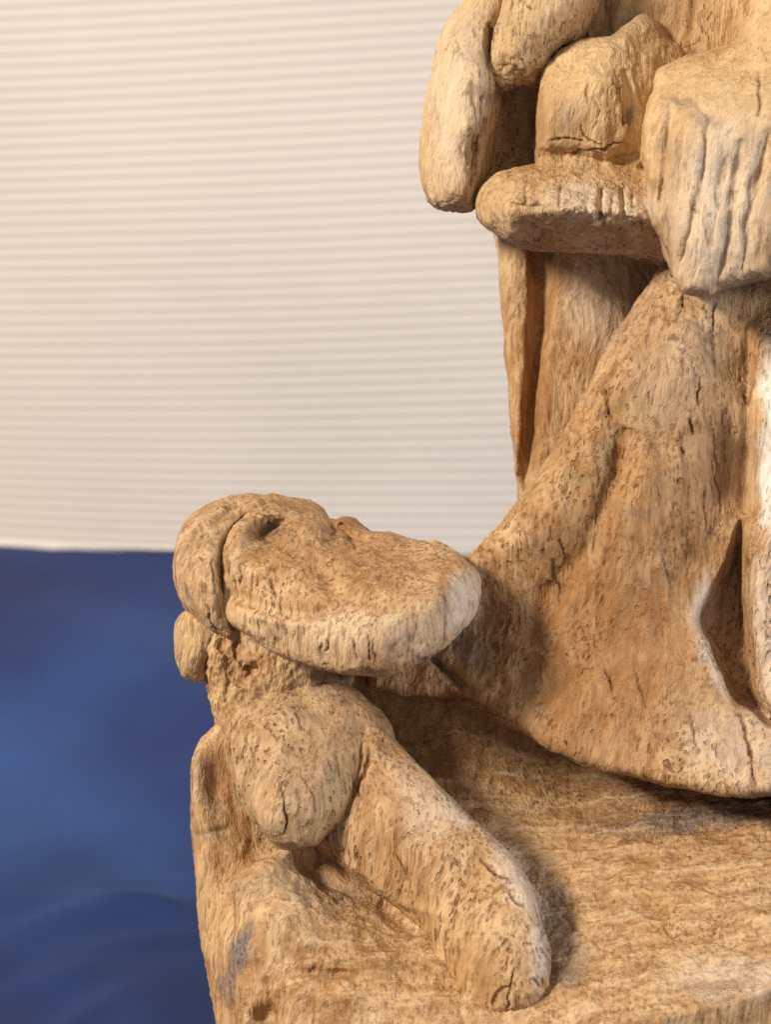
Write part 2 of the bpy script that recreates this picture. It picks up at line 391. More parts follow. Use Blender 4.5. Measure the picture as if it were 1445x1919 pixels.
def wood_material(streak=0.0):
    m, nt, b = nodes('weathered_wood_base' if streak else 'weathered_wood')
    L = nt.links.new
    tc = N(nt, 'ShaderNodeTexCoord'); co = tc.outputs['Object']
    grain = tex(nt, co, 900, (1, 1, .07), 3, .6)          # fine fibres about 1 mm apart
    grain2 = tex(nt, co, 260, (1, 1, .10), 4, .6)
    blot = tex(nt, co, 45, (1, 1, .5), 5, .6)
    blot2 = tex(nt, co, 130, (1, 1, .45), 5, .65)
    speck = tex(nt, co, 1500, (1, 1, .6), 2, .6)
    # the fibres drift sideways a little
    wcol = N(nt, 'ShaderNodeTexNoise'); wcol.inputs['Scale'].default_value = 55; wcol.inputs['Detail'].default_value = 2; L(co, wcol.inputs['Vector'])
    sc3 = N(nt, 'ShaderNodeVectorMath', operation='SCALE'); L(wcol.outputs['Color'], sc3.inputs[0]); sc3.inputs['Scale'].default_value = .007
    mpv = N(nt, 'ShaderNodeVectorMath', operation='ADD'); L(co, mpv.inputs[0]); L(sc3.outputs[0], mpv.inputs[1])
    fl = mpv.outputs[0]
    grain = tex(nt, fl, 1100, (1, 1, .09), 3, .6)
    grain2 = tex(nt, fl, 330, (1, 1, .10), 4, .6)
    hue = tex(nt, co, 28, (1, 1, .7), 4, .6)
    c = ramp(nt, blot, [(.30, (.24, .118, .045)), (.46, (.40, .228, .102)), (.60, (.52, .325, .165)), (.74, (.62, .425, .245))])
    c2 = ramp(nt, blot2, [(.30, (.25, .115, .040)), (.5, (.46, .262, .118)), (.72, (.70, .50, .30))])
    c = mixc(nt, .5, c, c2)
    c = mixc(nt, ramp(nt, hue, [(.36, .35), (.50, 0.0)]), c, (.33, .215, .13))
    c = mixc(nt, ramp(nt, hue, [(.54, 0.0), (.72, .5)]), c, (.52, .29, .105))
    c = mixc(nt, ramp(nt, grain2, [(.42, 0.0), (.60, 0.62)]), c, (.70, .49, .275))
    c = mixc(nt, ramp(nt, grain, [(.36, .7), (.50, 0.0)]), c, (.17, .08, .028))
    pn_ = tex(nt, fl, 1250, (1, 1, .34), 1, .4)
    pmask = ramp(nt, tex(nt, co, 130, (1, 1, .25), 3, .6), [(.40, .22), (.58, 1.0)])
    pore0 = ramp(nt, pn_, [(.60, 0.0), (.68, 1.0)])
    def at(name):
        a = N(nt, 'ShaderNodeAttribute', attribute_name=name); return a.outputs['Fac']
    def mul(a, b_):
        k = N(nt, 'ShaderNodeMath', operation='MULTIPLY'); 
        for s, i in ((a, 0), (b_, 1)):
            if isinstance(s, (int, float)): k.inputs[i].default_value = s
            else: L(s, k.inputs[i])
        return k.outputs[0]
    pore = mul(mul(pore0, pmask), at('pore'))
    c = mixc(nt, at('pale'), c, mixc(nt, grain2, (.50, .32, .15), (.74, .54, .31)))
    c = mixc(nt, mul(at('rust_shade'), .95), c, mixc(nt, blot2, (.20, .075, .018), (.46, .22, .075)))
    c = mixc(nt, mul(at('ash'), .30), c, mixc(nt, blot2, (.36, .24, .14), (.66, .50, .33)))
    c = mixc(nt, mul(at('bleach_lit'), .92), c, (.90, .86, .78))
    c = mixc(nt, mul(at('green'), .7), c, (.24, .22, .09))
    gr = ramp(nt, speck, [(.35, (.05, .042, .045)), (.65, (.21, .18, .17))])
    c = mixc(nt, at('grey'), c, gr)
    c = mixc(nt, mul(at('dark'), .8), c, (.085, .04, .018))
    c = mixc(nt, mul(pore, .6), c, (.15, .06, .02))
    c = mixc(nt, mul(at('cav'), .9), c, (.13, .05, .014))
    def tone(x):
        hs = N(nt, 'ShaderNodeHueSaturation'); hs.inputs['Saturation'].default_value = 1.05; hs.inputs['Value'].default_value = .99
        L(x, hs.inputs['Color']); return hs.outputs[0]
    L(tone(c), b.inputs['Base Color'])
    b.inputs['Roughness'].default_value = .62
    b.inputs['Specular IOR Level'].default_value = .35
    b.inputs['Subsurface Weight'].default_value = 0.0
    if streak:
        st = tex(nt, co, 520, (.07, 1, .6), 3, .6, rot=(0, 0, R(-22)))
        ge = N(nt, 'ShaderNodeNewGeometry'); sx = N(nt, 'ShaderNodeSeparateXYZ'); L(ge.outputs['True Normal'], sx.inputs[0])
        tm = ramp(nt, sx.outputs[2], [(.30, 0.0), (.6, 1.0)])
        c = mixc(nt, mul(ramp(nt, st, [(.36, .5), (.48, 0.0)]), tm), c, (.25, .13, .055))
        c = mixc(nt, mul(ramp(nt, st, [(.54, .0), (.66, .5)]), tm), c, (.68, .49, .30))
        L(tone(c), b.inputs['Base Color'])
    # fine relief
    hsum = N(nt, 'ShaderNodeMath', operation='ADD')
    L(mul(grain, 1.0), hsum.inputs[0]); L(mul(grain2, 1.4), hsum.inputs[1])
    h2 = N(nt, 'ShaderNodeMath', operation='ADD'); L(hsum.outputs[0], h2.inputs[0])
    fib = tex(nt, fl, 2600, (1, 1, .22), 3, .7)
    h3 = N(nt, 'ShaderNodeMath', operation='ADD'); L(mul(fib, .55), h3.inputs[0])
    h4 = N(nt, 'ShaderNodeMath', operation='SUBTRACT'); L(mul(pore0, 0.0), h4.inputs[0]); L(mul(pore, 1.1), h4.inputs[1])
    L(h4.outputs[0], h3.inputs[1]); L(h3.outputs[0], h2.inputs[1])
    bm = N(nt, 'ShaderNodeBump'); bm.inputs['Strength'].default_value = 1.0
    bm.inputs['Distance'].default_value = .00045
    if streak:
        h5 = N(nt, 'ShaderNodeMath', operation='ADD'); L(h2.outputs[0], h5.inputs[0]); L(mul(mul(st, 1.6), tm), h5.inputs[1]); h2 = h5
    L(h2.outputs[0], bm.inputs['Height']); L(bm.outputs[0], b.inputs['Normal'])
    return m
WOOD = wood_material()
WOOD_BASE = wood_material(1.0)

def empty(name, loc=(0, 0, 0)):
    o = bpy.data.objects.new(name, None); sc.collection.objects.link(o); o.location = loc
    o.empty_display_size = .02
    return o

# ---------------------------------------------------------------- the table, the cloth and the ribbed sheet behind
def grid_mesh(name, V, nu, nv, mat, parent=None):
    me = bpy.data.meshes.new(name)
    i = np.arange(nu * nv).reshape(nu, nv)
    q = np.stack([i[:-1, :-1], i[1:, :-1], i[1:, 1:], i[:-1, 1:]], -1).reshape(-1, 4)
    me.vertices.add(len(V)); me.vertices.foreach_set('co', V.astype(np.float32).ravel())
    me.loops.add(len(q) * 4); me.loops.foreach_set('vertex_index', q.astype(np.int32).ravel())
    me.polygons.add(len(q)); me.polygons.foreach_set('loop_start', np.arange(0, len(q) * 4, 4, dtype=np.int32))
    me.polygons.foreach_set('use_smooth', np.ones(len(q), bool))
    me.update(); me.validate(); me.materials.append(mat)
    o = bpy.data.objects.new(name, me); sc.collection.objects.link(o); o.parent = parent
    return o

mt, nt, b = nodes('table_wood'); b.inputs['Base Color'].default_value = (.25, .17, .1, 1)
g = tex(nt, N(nt, 'ShaderNodeTexCoord').outputs['Object'], 30, (1, .08, 1))
nt.links.new(ramp(nt, g, [(.3, (.16, .09, .05)), (.7, (.32, .2, .12))]), b.inputs['Base Color'])
import bmesh
bm = bmesh.new(); bmesh.ops.create_cube(bm, size=1)
for v in bm.verts: v.co = Vector((v.co.x * 1.4, v.co.y * 1.05 - .21, v.co.z * .03 - .0175))
bmesh.ops.bevel(bm, geom=bm.edges[:], offset=.004, segments=2, affect='EDGES')
me = bpy.data.meshes.new('table'); bm.to_mesh(me); bm.free(); me.materials.append(mt)
tb = bpy.data.objects.new('table', me); sc.collection.objects.link(tb); tb['kind'] = 'structure'

WALL_Y = CAM[1] + H / math.tan(PITCH + math.atan(108 / D))
mc, nt, b = nodes('blue_cloth')
co = N(nt, 'ShaderNodeTexCoord').outputs['Object']
c1 = tex(nt, co, 9, (1, .8, 1), 3, .5)
cc = ramp(nt, c1, [(.32, (.011, .016, .068)), (.5, (.016, .036, .130)), (.70, (.028, .078, .235))])
weave = tex(nt, co, 2500, (1, 1, 1), 2, .5)
cc = mixc(nt, ramp(nt, weave, [(.4, .2), (.6, 0.0)]), cc, (.01, .015, .05))
nt.links.new(cc, b.inputs['Base Color'])
b.inputs['Roughness'].default_value = .75
b.inputs['Sheen Weight'].default_value = .06
b.inputs['Specular IOR Level'].default_value = .2
b.inputs['Sheen Tint'].default_value = (.35, .45, .9, 1)
nu, nv = 400, 360
U, Vv = np.meshgrid(np.linspace(-.62, .62, nu), np.linspace(-.66, WALL_Y + .034, nv), indexing='ij')
pp = np.stack([U.ravel(), Vv.ravel(), np.zeros(U.size)], 1)
hz = (noise(pp, (.07, .05, 1), 3) * .0014 + noise(pp + pp[:, [1, 0, 2]] * .7, (.03, .05, 1), 4) * .0012
      + noise(pp, (.012, .02, 1), 6) * .0004)
fold = np.exp(-((pp[:, 0] * .8 + pp[:, 1] + .16 + .02 * noise(pp, (.05, .05, 1), 8)) / .012) ** 2) * .004 * (pp[:, 0] < -.03)
hz = hz * (1 + 1.8 * sstep(.02, -.12, pp[:, 1])) + fold + noise(pp + pp[:, [1, 0, 2]] * .5, (.03, .02, 1), 18) * .0028 * sstep(.0, -.10, pp[:, 1])
rf = random.Random(3)
for i in range(34):
    fx, fy = rf.uniform(-.10, -.03), rf.uniform(-.13, .03); an = rf.uniform(-1.2, 1.2); ln = rf.uniform(.008, .025); wd = rf.uniform(.0022, .0045)
    du = (pp[:, 0] - fx) * math.cos(an) + (pp[:, 1] - fy) * math.sin(an); dv = -(pp[:, 0] - fx) * math.sin(an) + (pp[:, 1] - fy) * math.cos(an) + du * du * 6
    hz = hz + rf.uniform(.0008, .0022) * np.exp(-(du / ln) ** 2 - (dv / wd) ** 2)
near = np.exp(-((pp[:, 0] - .02) ** 2 + (pp[:, 1]) ** 2) / .09 ** 2)
near = near * sstep(-.045, -.02, pp[:, 0])
hz = hz * (1 - .9 * near)
edge = sstep(WALL_Y - .03, WALL_Y + .012, pp[:, 1])
pp[:, 2] = .0005 + .0022 + hz * (1 - .0 * edge) - .002 * near
pp[:, 2] = np.maximum(pp[:, 2], .0004)
cloth = grid_mesh('cloth', pp, nu, nv, mc)
cloth['label'] = 'dark blue cloth spread flat on the table under the carving'
cloth['category'] = 'cloth'

ms, nt, b = nodes('ribbed_card')
co = N(nt, 'ShaderNodeTexCoord').outputs['Object']
c1 = tex(nt, co, 7, (1, 1, 1), 4, .5)
nt.links.new(ramp(nt, c1, [(.3, (.57, .51, .445)), (.7, (.66, .59, .52))]), b.inputs['Base Color'])
b.inputs['Roughness'].default_value = .8
b.inputs['Specular IOR Level'].default_value = .2
PITCHR = .00328
nr = 128; per = 8
zc = np.arange(nr * per + 1) / per * PITCHR
xc = np.linspace(-.42, .42, 80)
XX, ZZ = np.meshgrid(xc, zc, indexing='ij')
slope = np.interp(ZZ, [0, .02, .05, .12, .2, .42], [-.012, .002, .026, .044, .05, .052])
px_ = np.stack([XX.ravel(), ZZ.ravel(), np.zeros(XX.size)], 1)
wv = (noise(px_, (.09, .05, 1), 9) * .0005).reshape(XX.shape)
ZW = ZZ + slope * (XX + .05) * 1.25 + wv + .004
env = sstep(0, PITCHR * 1.2, ZZ)
YW = WALL_Y + .004 + .00018 * (1 - np.cos(ZZ / PITCHR * 2 * np.pi)) * .5 * env + (noise(px_, (.12, .09, 1), 10) * .0012).reshape(XX.shape) + ZZ * .02 + .8 * np.clip(-.03 - XX, 0, .2) ** 2
ZW = np.where(ZZ < PITCHR * .5, np.minimum(ZW, .0045), ZW)
sheet = grid_mesh('corrugated_sheet', np.stack([XX.ravel(), YW.ravel(), ZW.ravel()], 1), *XX.shape, ms)
sheet['label'] = 'cream corrugated cardboard sheet with fine horizontal ribs standing behind the carving'
sheet['category'] = 'backdrop'
sm = sheet.modifiers.new('thickness', 'SOLIDIFY'); sm.thickness = .0015; sm.offset = -1

# ---------------------------------------------------------------- the carving
root = empty('wood_carving', (.02, .0, 0.0))
root['label'] = 'weathered pale wood carving of a seated figure above one with its head thrown back'
root['category'] = 'carving'
_par = root
class _Inv: pass
def part(name, *a, parent=None, **k):
    k.setdefault('vox', {'base': 3.9, 'torso': 5.0, 'back_panel': 4.2, 'back': 4.2, 'hand': 4.0, 'robe': 3.4}.get(name, 3.0))
    o = relief(name, None, WOOD_BASE if name == 'base' else WOOD, *a, **k)
    p = parent or root
    o.parent = p
    bpy.context.view_layer.update()
    o.matrix_parent_inverse = p.matrix_world.inverted()
    return o

EX = 1570
# upper figure ----------------------------------------------------------------
part('back_panel',
     [(905, 330), (928, 440), (937, 520), (945, 620), (955, 740), (962, 830), (969, 905), (985, 975), (1080, 1040), (1300, 1000), (1340, 700), (1330, 420), (1200, 300), (1000, 290)],
     [(950, 500, -165), (960, 700, -165), (975, 880, -180), (1010, 600, -155), (1000, 750, -160), (1050, 500, -150), (1040, 650, -150), (1025, 780, -155),
      (1100, 550, -140), (1180, 500, -150), (1250, 700, -160), (1100, 900, -160), (930, 450, -190)],
     -330, 24, ops=[cut([(990, 400), (988, 560), (980, 720), (970, 860), (968, 960), (995, 950), (1008, 860), (1022, 740), (1037, 600), (1042, 400)], 42, 22)], disp=(4, 3.0, .8, 2))
part('torso',
     [(935, -330), (915, 20), (903, 200), (896, 380), (930, 440), (1100, 450), (1400, 560), (EX, 600), (EX, -330)],
     [(960, -200, -60), (950, 100, -120), (960, 250, -150), (960, 350, -150), (1010, 250, -150), (1100, 100, -20), (1280, 60, 0), (1200, 0, 0), (1400, 0, 20), (1500, 300, 20), (1200, 350, 0), (1500, -200, 40), (1200, -200, 20)],
     -260, 30, disp=(6, 4.5, 1.2, 3), ops=[groove([(1150, -40), (1140, 40), (1130, 90)], 10, 20)])
part('upper_arm',
     [(905, -250), (882, -60), (868, 0), (842, 35), (816, 100), (798, 180), (789, 260), (791, 330), (799, 363), (817, 385), (850, 394), (886, 392), (905, 362), (925, 300), (938, 180), (930, 70), (948, 0), (975, -120), (1000, -250)],
     [(860, 60, 40), (850, 150, 75), (845, 250, 85), (850, 330, 80), (880, 60, 60), (905, 60, 75), (900, 150, 90), (895, 250, 90), (885, 340, 75), (812, 250, 10), (810, 130, -5), (930, 0, 60), (930, 150, 40), (925, 260, 20), (920, 330, 10), (940, -150, 60), (890, -100, 20), (870, 15, 20)],
     -120, 42, ops=[groove([(918, 40), (917, 110), (915, 190), (906, 260), (894, 335)], 5, 12), plane((880, 60, 66), .55, .5, 12)],
     disp=(4, 3.8, .8, 2.5), cracks=[([(922, 45), (920, 130)], 4, 9), ([(893, 250), (888, 320), (882, 350)], 4, 8), ([(905, 160), (900, 240)], 3, 5), ([(912, 220), (893, 300), (889, 345)], 4, 8)])
part('sleeve',
     [(960, -250), (944, 0), (924, 60), (919, 125), (932, 160), (950, 168), (975, 160), (1000, 165), (1020, 148), (1046, 97), (1092, 73), (1113, 32), (1128, -10), (1160, -120), (1200, -250)],
     [(935, 60, 78), (935, 120, 70), (980, 60, 112), (1050, 20, 110), (1000, 0, 112), (1085, 10, 90), (960, 150, 30), (985, 125, 70), (1010, 130, 40), (1045, 75, 70), (1090, 55, 50), (1000, -200, 110), (1100, -150, 90)],
     -60, 16, ops=[plane((985, 110, 100), -.25, -1.3, 14)], disp=(4, 3.6, 1.4, 3), cracks=[([(985, 10), (1000, 20)], 3, 5), ([(1046, 60), (1060, 45)], 3, 5)])
part('shin',
     [(1007, 204), (1003, 250), (1004, 300), (1012, 330), (1100, 340), (1230, 340), (1290, 300), (1290, 120), (1256, 66), (1234, 36), (1200, 26), (1172, 45), (1140, 70), (1082, 76), (1046, 95), (1018, 138)],
     [(1025, 200, 95), (1022, 270, 90), (1035, 150, 80), (1080, 110, 85), (1085, 180, 122), (1140, 180, 128), (1100, 240, 118), (1090, 290, 90), (1160, 250, 112), (1185, 180, 100), (1215, 200, 70), (1200, 120, 75), (1150, 100, 95), (1200, 60, 50), (1235, 90, 40), (1240, 250, 60), (1180, 300, 75)],
     -80, 26, ops=[groove([(1172, 130), (1182, 180), (1178, 235)], 6, 10), groove([(1160, 60), (1200, 95), (1235, 110)], 12, -10), groove([(1010, 292), (1080, 290), (1150, 300), (1200, 285)], 12, 16)],
     disp=(4, 2.4, 1.2, 2.5), cracks=[([(1028, 268), (1060, 262), (1100, 272)], 3, 6), ([(1100, 150), (1102, 195)], 2.6, 5), ([(1060, 290), (1120, 280), (1170, 268)], 3, 7), ([(1090, 235), (1100, 262), (1130, 270)], 2.6, 5), ([(1170, 195), (1172, 240)], 2.6, 5), ([(1110, 180), (1125, 210), (1115, 250)], 2.4, 3)])
foot = part('foot',
     [(892, 388), (896, 360), (912, 337), (950, 318), (997, 307), (1092, 303), (1180, 305), (1260, 330), (1300, 400), (1290, 470), (1253, 494), (1225, 488), (1163, 479), (1100, 472), (1044, 469), (988, 466), (940, 447), (902, 418)],
     [(900, 375, 90), (905, 400, 90), (930, 345, 100), (930, 385, 145), (935, 430, 110), (990, 320, 90), (990, 360, 150), (975, 388, 180), (990, 410, 172), (990, 455, 120), (1063, 320, 90), (1063, 360, 150), (1063, 391, 195), (1065, 410, 185), (1060, 460, 130),
      (1130, 320, 90), (1130, 365, 150), (1130, 400, 195), (1130, 420, 185), (1150, 470, 130), (1190, 330, 90), (1185, 380, 150), (1190, 412, 190), (1195, 430, 175), (1220, 480, 125), (1270, 400, 120)],
     -20, 18, ops=[plane((1063, 391, 196), .02, -1.5, 8), plane((1063, 391, 196), .0, .95, 10), groove([(987, 345), (987, 385)], 2.8, 8), groove([(1052, 345), (1050, 392)], 2.8, 9), groove([(1100, 368), (1104, 402)], 2.4, 5), groove([(1127, 352), (1125, 412)], 5, 26),
                    groove([(1150, 364), (1147, 400)], 2.8, 9), groove([(1166, 352), (1170, 414)], 4, 20), groove([(1188, 360), (1186, 396)], 2.6, 8)],
     disp=(4, 1.4, 1.4, 3.0), cracks=[([(955, 378), (985, 382), (1020, 380)], 3, 5)])
part('hand',
     [(1239, 133), (1282, 109), (1329, 96), (1376, 81), (1390, 50), (1412, 18), (1440, -60), (1470, -250), (EX, -250), (EX, 480), (1500, 500), (1445, 520), (1400, 528), (1353, 541), (1329, 552), (1286, 549), (1266, 522), (1254, 484), (1236, 436), (1216, 379), (1208, 284), (1210, 223), (1226, 172)],
     [(1250, 150, 210), (1290, 130, 220), (1340, 120, 225), (1400, 90, 230), (1440, 20, 220), (1260, 200, 300), (1310, 210, 325), (1380, 200, 340), (1445, 200, 350), (1230, 300, 290), (1290, 320, 328), (1360, 320, 340), (1440, 320, 350),
      (1245, 420, 290), (1300, 430, 322), (1370, 430, 332), (1440, 430, 335), (1285, 520, 295), (1330, 525, 305), (1400, 500, 310), (1500, 300, 345), (1580, 200, 320), (1500, -100, 230)],
     10, 24, ops=[groove([(1258, 204), (1250, 290), (1237, 400)], 6, 11), groove([(1252, 330), (1258, 420), (1262, 490)], 8, 8),
                  groove([(1330, 225), (1322, 300), (1308, 380), (1290, 450), (1272, 515)], 7, 11), groove([(1284, 235), (1276, 330), (1268, 400)], 7, 5),
                  groove([(1392, 260), (1380, 340), (1368, 420), (1350, 500), (1340, 545)], 9, 10), groove([(1356, 280), (1348, 370), (1330, 470)], 7, 6),
                  groove([(1440, 240), (1424, 330), (1408, 410), (1388, 520)], 8, 10), groove([(1500, 260), (1480, 400), (1450, 520)], 13, 15), groove([(1410, 330), (1396, 440)], 6, 5), groove([(1235, 195), (1290, 190), (1345, 240)], 8, 5)],
     disp=(6, 2.0, .9, 2.5), cracks=[([(1420, 130), (1424, 200), (1414, 215)], 4, 6)])

# the leg under its robe ----------------------------------------------------
gap = [(1386, 978), (1362, 1050), (1337, 1099), (1312, 1145), (1309, 1175), (1326, 1212), (1346, 1261), (1370, 1309), (1398, 1333), (1445, 1362), (1490, 1380), (1472, 1360), (1432, 1301), (1422, 1252), (1410, 1180), (1403, 1090), (1396, 1000)]
def gr_(X, Y):
    return 22 + 44 * sstep(1080, 980, Y)
part('robe',
     [(1262, 470), (1245, 492), (1222, 520), (1200, 556), (1178, 592), (1140, 650), (1110, 705), (1080, 762), (1050, 820), (1020, 872), (985, 922), (950, 966), (915, 1006), (872, 1042), (820, 1080), (740, 1150), (690, 1230), (690, 1285), (730, 1300), (800, 1306), (860, 1304), (885, 1312), (909, 1326), (981, 1370), (1042, 1406), (1103, 1435), (1164, 1451), (1250, 1470), (1320, 1485), (1366, 1491), (1445, 1489), (EX, 1480), (EX, 430), (1400, 430)],
     [(1280, 520, 70), (1260, 560, 90), (1320, 600, 100), (1400, 580, 60), (1230, 640, 105), (1300, 700, 108), (1160, 760, 98), (1230, 820, 104), (1300, 860, 92), (1080, 900, 84), (1000, 1010, 62), (930, 1080, 30),
      (1390, 700, 55), (1395, 850, 35), (1390, 940, 30), (1440, 650, 95), (1445, 800, 100), (1440, 1000, 100), (1440, 1150, 92), (1550, 900, 140), (1190, 900, 104), (1200, 980, 100), (1160, 1090, 84), (1150, 1200, 80), (1260, 1000, 88), (1330, 1030, 56), (1280, 1150, 70), (1310, 1160, 62),
      (1040, 1100, 32), (1000, 1180, 30), (900, 1200, -5), (950, 1250, 22), (1000, 1300, 48), (820, 1240, -30), (760, 1280, -25), (880, 1290, 5), (960, 1340, 46), (1050, 1380, 80), (1100, 1280, 82), (1160, 1420, 98), (1220, 1330, 104), (1240, 1440, 122), (1330, 1300, 100), (1350, 1450, 150), (1390, 1390, 130), (1445, 1440, 160), (1550, 1400, 150), (1550, 1200, 130)],
     -120, gr_, ops=[groove([(1180, 800), (1150, 900), (1122, 980), (1090, 1040), (1040, 1090)], 30, 22), groove([(1170, 840), (1146, 920), (1122, 985)], 12, 6),
                     groove([(1040, 1090), (1020, 1150), (1010, 1220)], 30, 14),
                     groove([(1200, 830), (1210, 920), (1180, 1010)], 22, -8),
                     groove([(1300, 600), (1340, 660), (1345, 760)], 12, 5),
                     groove([(1345, 700), (1330, 850), (1310, 980)], 30, -6),
                     groove([(808, 1232), (850, 1268), (885, 1305)], 7, 16),
                     groove([(1404, 600), (1402, 800), (1392, 960)], 10, 12),
                     cut(gap, 95, 24)],
     disp=(5, 1.7, .5, 3.4, .04),
     cracks=[([(1128, 722), (1136, 745), (1140, 770), (1150, 790)], 4, 9), ([(1340, 560), (1338, 600), (1336, 650)], 4, 8), ([(1276, 540), (1282, 570), (1270, 590)], 4, 7),
             ([(1386, 1335), (1402, 1390), (1412, 1440), (1416, 1478)], 4, 9), ([(1290, 780), (1296, 800), (1302, 816)], 5, 8), ([(1280, 840), (1286, 855)], 4, 7), ([(1312, 700), (1310, 760)], 3, 6), ([(1132, 1250), (1145, 1285), (1150, 1300)], 3.4, 7),
             ([(1046, 1000), (1062, 1052)], 3, 6), ([(1045, 1070), (1048, 1140)], 3, 4), ([(1262, 1310), (1310, 1322)], 2.0, 1.5), ([(1215, 1240), (1300, 1248)], 2.0, 1.2), ([(1292, 1340), (1310, 1410)], 2.4, 4), ([(1062, 1390), (1066, 1402)], 3, 5),
             ([(1200, 600), (1250, 598), (1290, 612), (1320, 640)], 3, 1.2), ([(1330, 760), (1345, 880), (1350, 960)], 2.4, 4), ([(1318, 900), (1330, 1010)], 2.4, 4), ([(1240, 1030), (1262, 1110)], 2.4, 3.5), ([(1188, 1250), (1210, 1330)], 2.4, 4)])

rq = random.Random(11)
GRAINL = []
for i in range(34):
    gx = rq.uniform(1040, 1420); gy = rq.uniform(1600, 1850); gl = rq.uniform(40, 120)
    GRAINL.append(([(gx, gy), (gx + gl * .5, gy + gl * .20 + rq.uniform(-5, 5)), (gx + gl, gy + gl * .42)], rq.uniform(1.6, 2.2), rq.uniform(.4, 1.1)))
# lower block -----------------------------------------------------------------
def base_front(X, Y, z):
    f = tps([(400, 1900, 150), (700, 1900, 270), (1000, 1930, 345), (1202, 1919, 352), (1353, 1883, 348), (1445, 1860, 345), (1620, 1830, 340), (1620, 2150, 230), (1300, 2180, 240), (1000, 2180, 240), (500, 2180, 110)], X, Y)
    return smin(z, f, 6)
part('base',
     [(438, 1740), (434, 1700), (438, 1655), (466, 1626), (517, 1600), (560, 1560), (620, 1400), (640, 1250), (760, 1230), (1000, 1250), (EX, 1300), (EX, 2260), (440, 2260), (452, 2000), (440, 1850)],
     [(660, 1300, -60), (720, 1340, -120), (800, 1350, -125), (900, 1380, -110), (800, 1450, -85), (900, 1450, -85), (1000, 1440, -120), (1100, 1470, -100), (1200, 1480, -75), (1400, 1500, -40), (1550, 1500, -20), (900, 1520, -30), (1000, 1540, -30), (1100, 1560, -10), (1300, 1560, 25), (1445, 1550, 40),
      (1040, 1640, 75), (1200, 1640, 110), (1400, 1640, 140), (1060, 1740, 150), (1200, 1740, 190), (1400, 1740, 230), (1050, 1830, 230), (1200, 1850, 285), (1350, 1850, 320), (1445, 1830, 325), (1550, 1800, 320), (1200, 1930, 360), (1450, 1950, 420),
      (520, 1620, 96), (470, 1650, 106), (445, 1700, 100), (600, 1640, 25), (650, 1690, 60), (560, 1700, 128), (480, 1740, 130), (740, 1740, 105), (650, 1780, 150), (540, 1790, 145), (800, 1800, 165), (900, 1850, 215), (950, 1920, 265), (700, 1830, 190), (540, 1840, 158), (470, 1850, 130), (600, 1900, 200), (800, 1900, 235), (480, 1950, 150), (700, 2100, 190), (480, 2150, 110)],
     -160, 22, ops=[base_front, groove([(540, 1602), (600, 1634), (660, 1660), (730, 1705), (780, 1760)], 16, 22), groove([(540, 1822), (640, 1826), (760, 1836), (860, 1850)], 8, 9),
                    groove([(530, 1850), (620, 1870), (760, 1880), (900, 1890)], 14, -6), dent(640, 1825, 24, 9, 12), dent(668, 1842, 10, 14, 12), dent(590, 1822, 14, 10, 8), dent(498, 1905, 22, 18, 45),
                    dent(1235, 1715, 24, 50, 7, -35), groove([(500, 1830), (508, 1870), (512, 1919)], 6, 8)],
     disp=(5, 2.0, .8, 2.7),
     cracks=GRAINL + [ ([(1238, 1730), (1260, 1755), (1300, 1742)], 3, 4), ([(1005, 1660), (1100, 1760), (1180, 1800)], 2.4, 2.5), ([(1150, 1690), (1300, 1750), (1440, 1800)], 2.4, 2.5), ([(1250, 1640), (1380, 1690), (1445, 1712)], 2.4, 2.5)])
part('back',
     [(440, 1330), (408, 1358), (377, 1385), (362, 1421), (358, 1478), (364, 1571), (370, 1675), (381, 1779), (395, 1857), (406, 1919), (425, 2060), (440, 2260), (760, 2260), (700, 1380), (560, 1320)],
     [(400, 1400, 0), (420, 1380, 10), (380, 1430, 5), (385, 1500, 8), (420, 1480, -12), (400, 1560, 4), (440, 1580, -6), (385, 1650, 0), (430, 1650, 5), (400, 1750, 22), (440, 1750, 85), (420, 1850, 40), (460, 1850, 90), (430, 1930, 40), (480, 1950, 90), (500, 1600, -20), (550, 1500, -30), (600, 1400, -20), (440, 2200, 20), (600, 2000, 60)],
     -230, 38, ops=[dent(400, 1470, 22, 46, 14), groove([(370, 1568), (400, 1560), (430, 1552)], 6, 6)], disp=(5, 1.6, 1.4, 2.5))

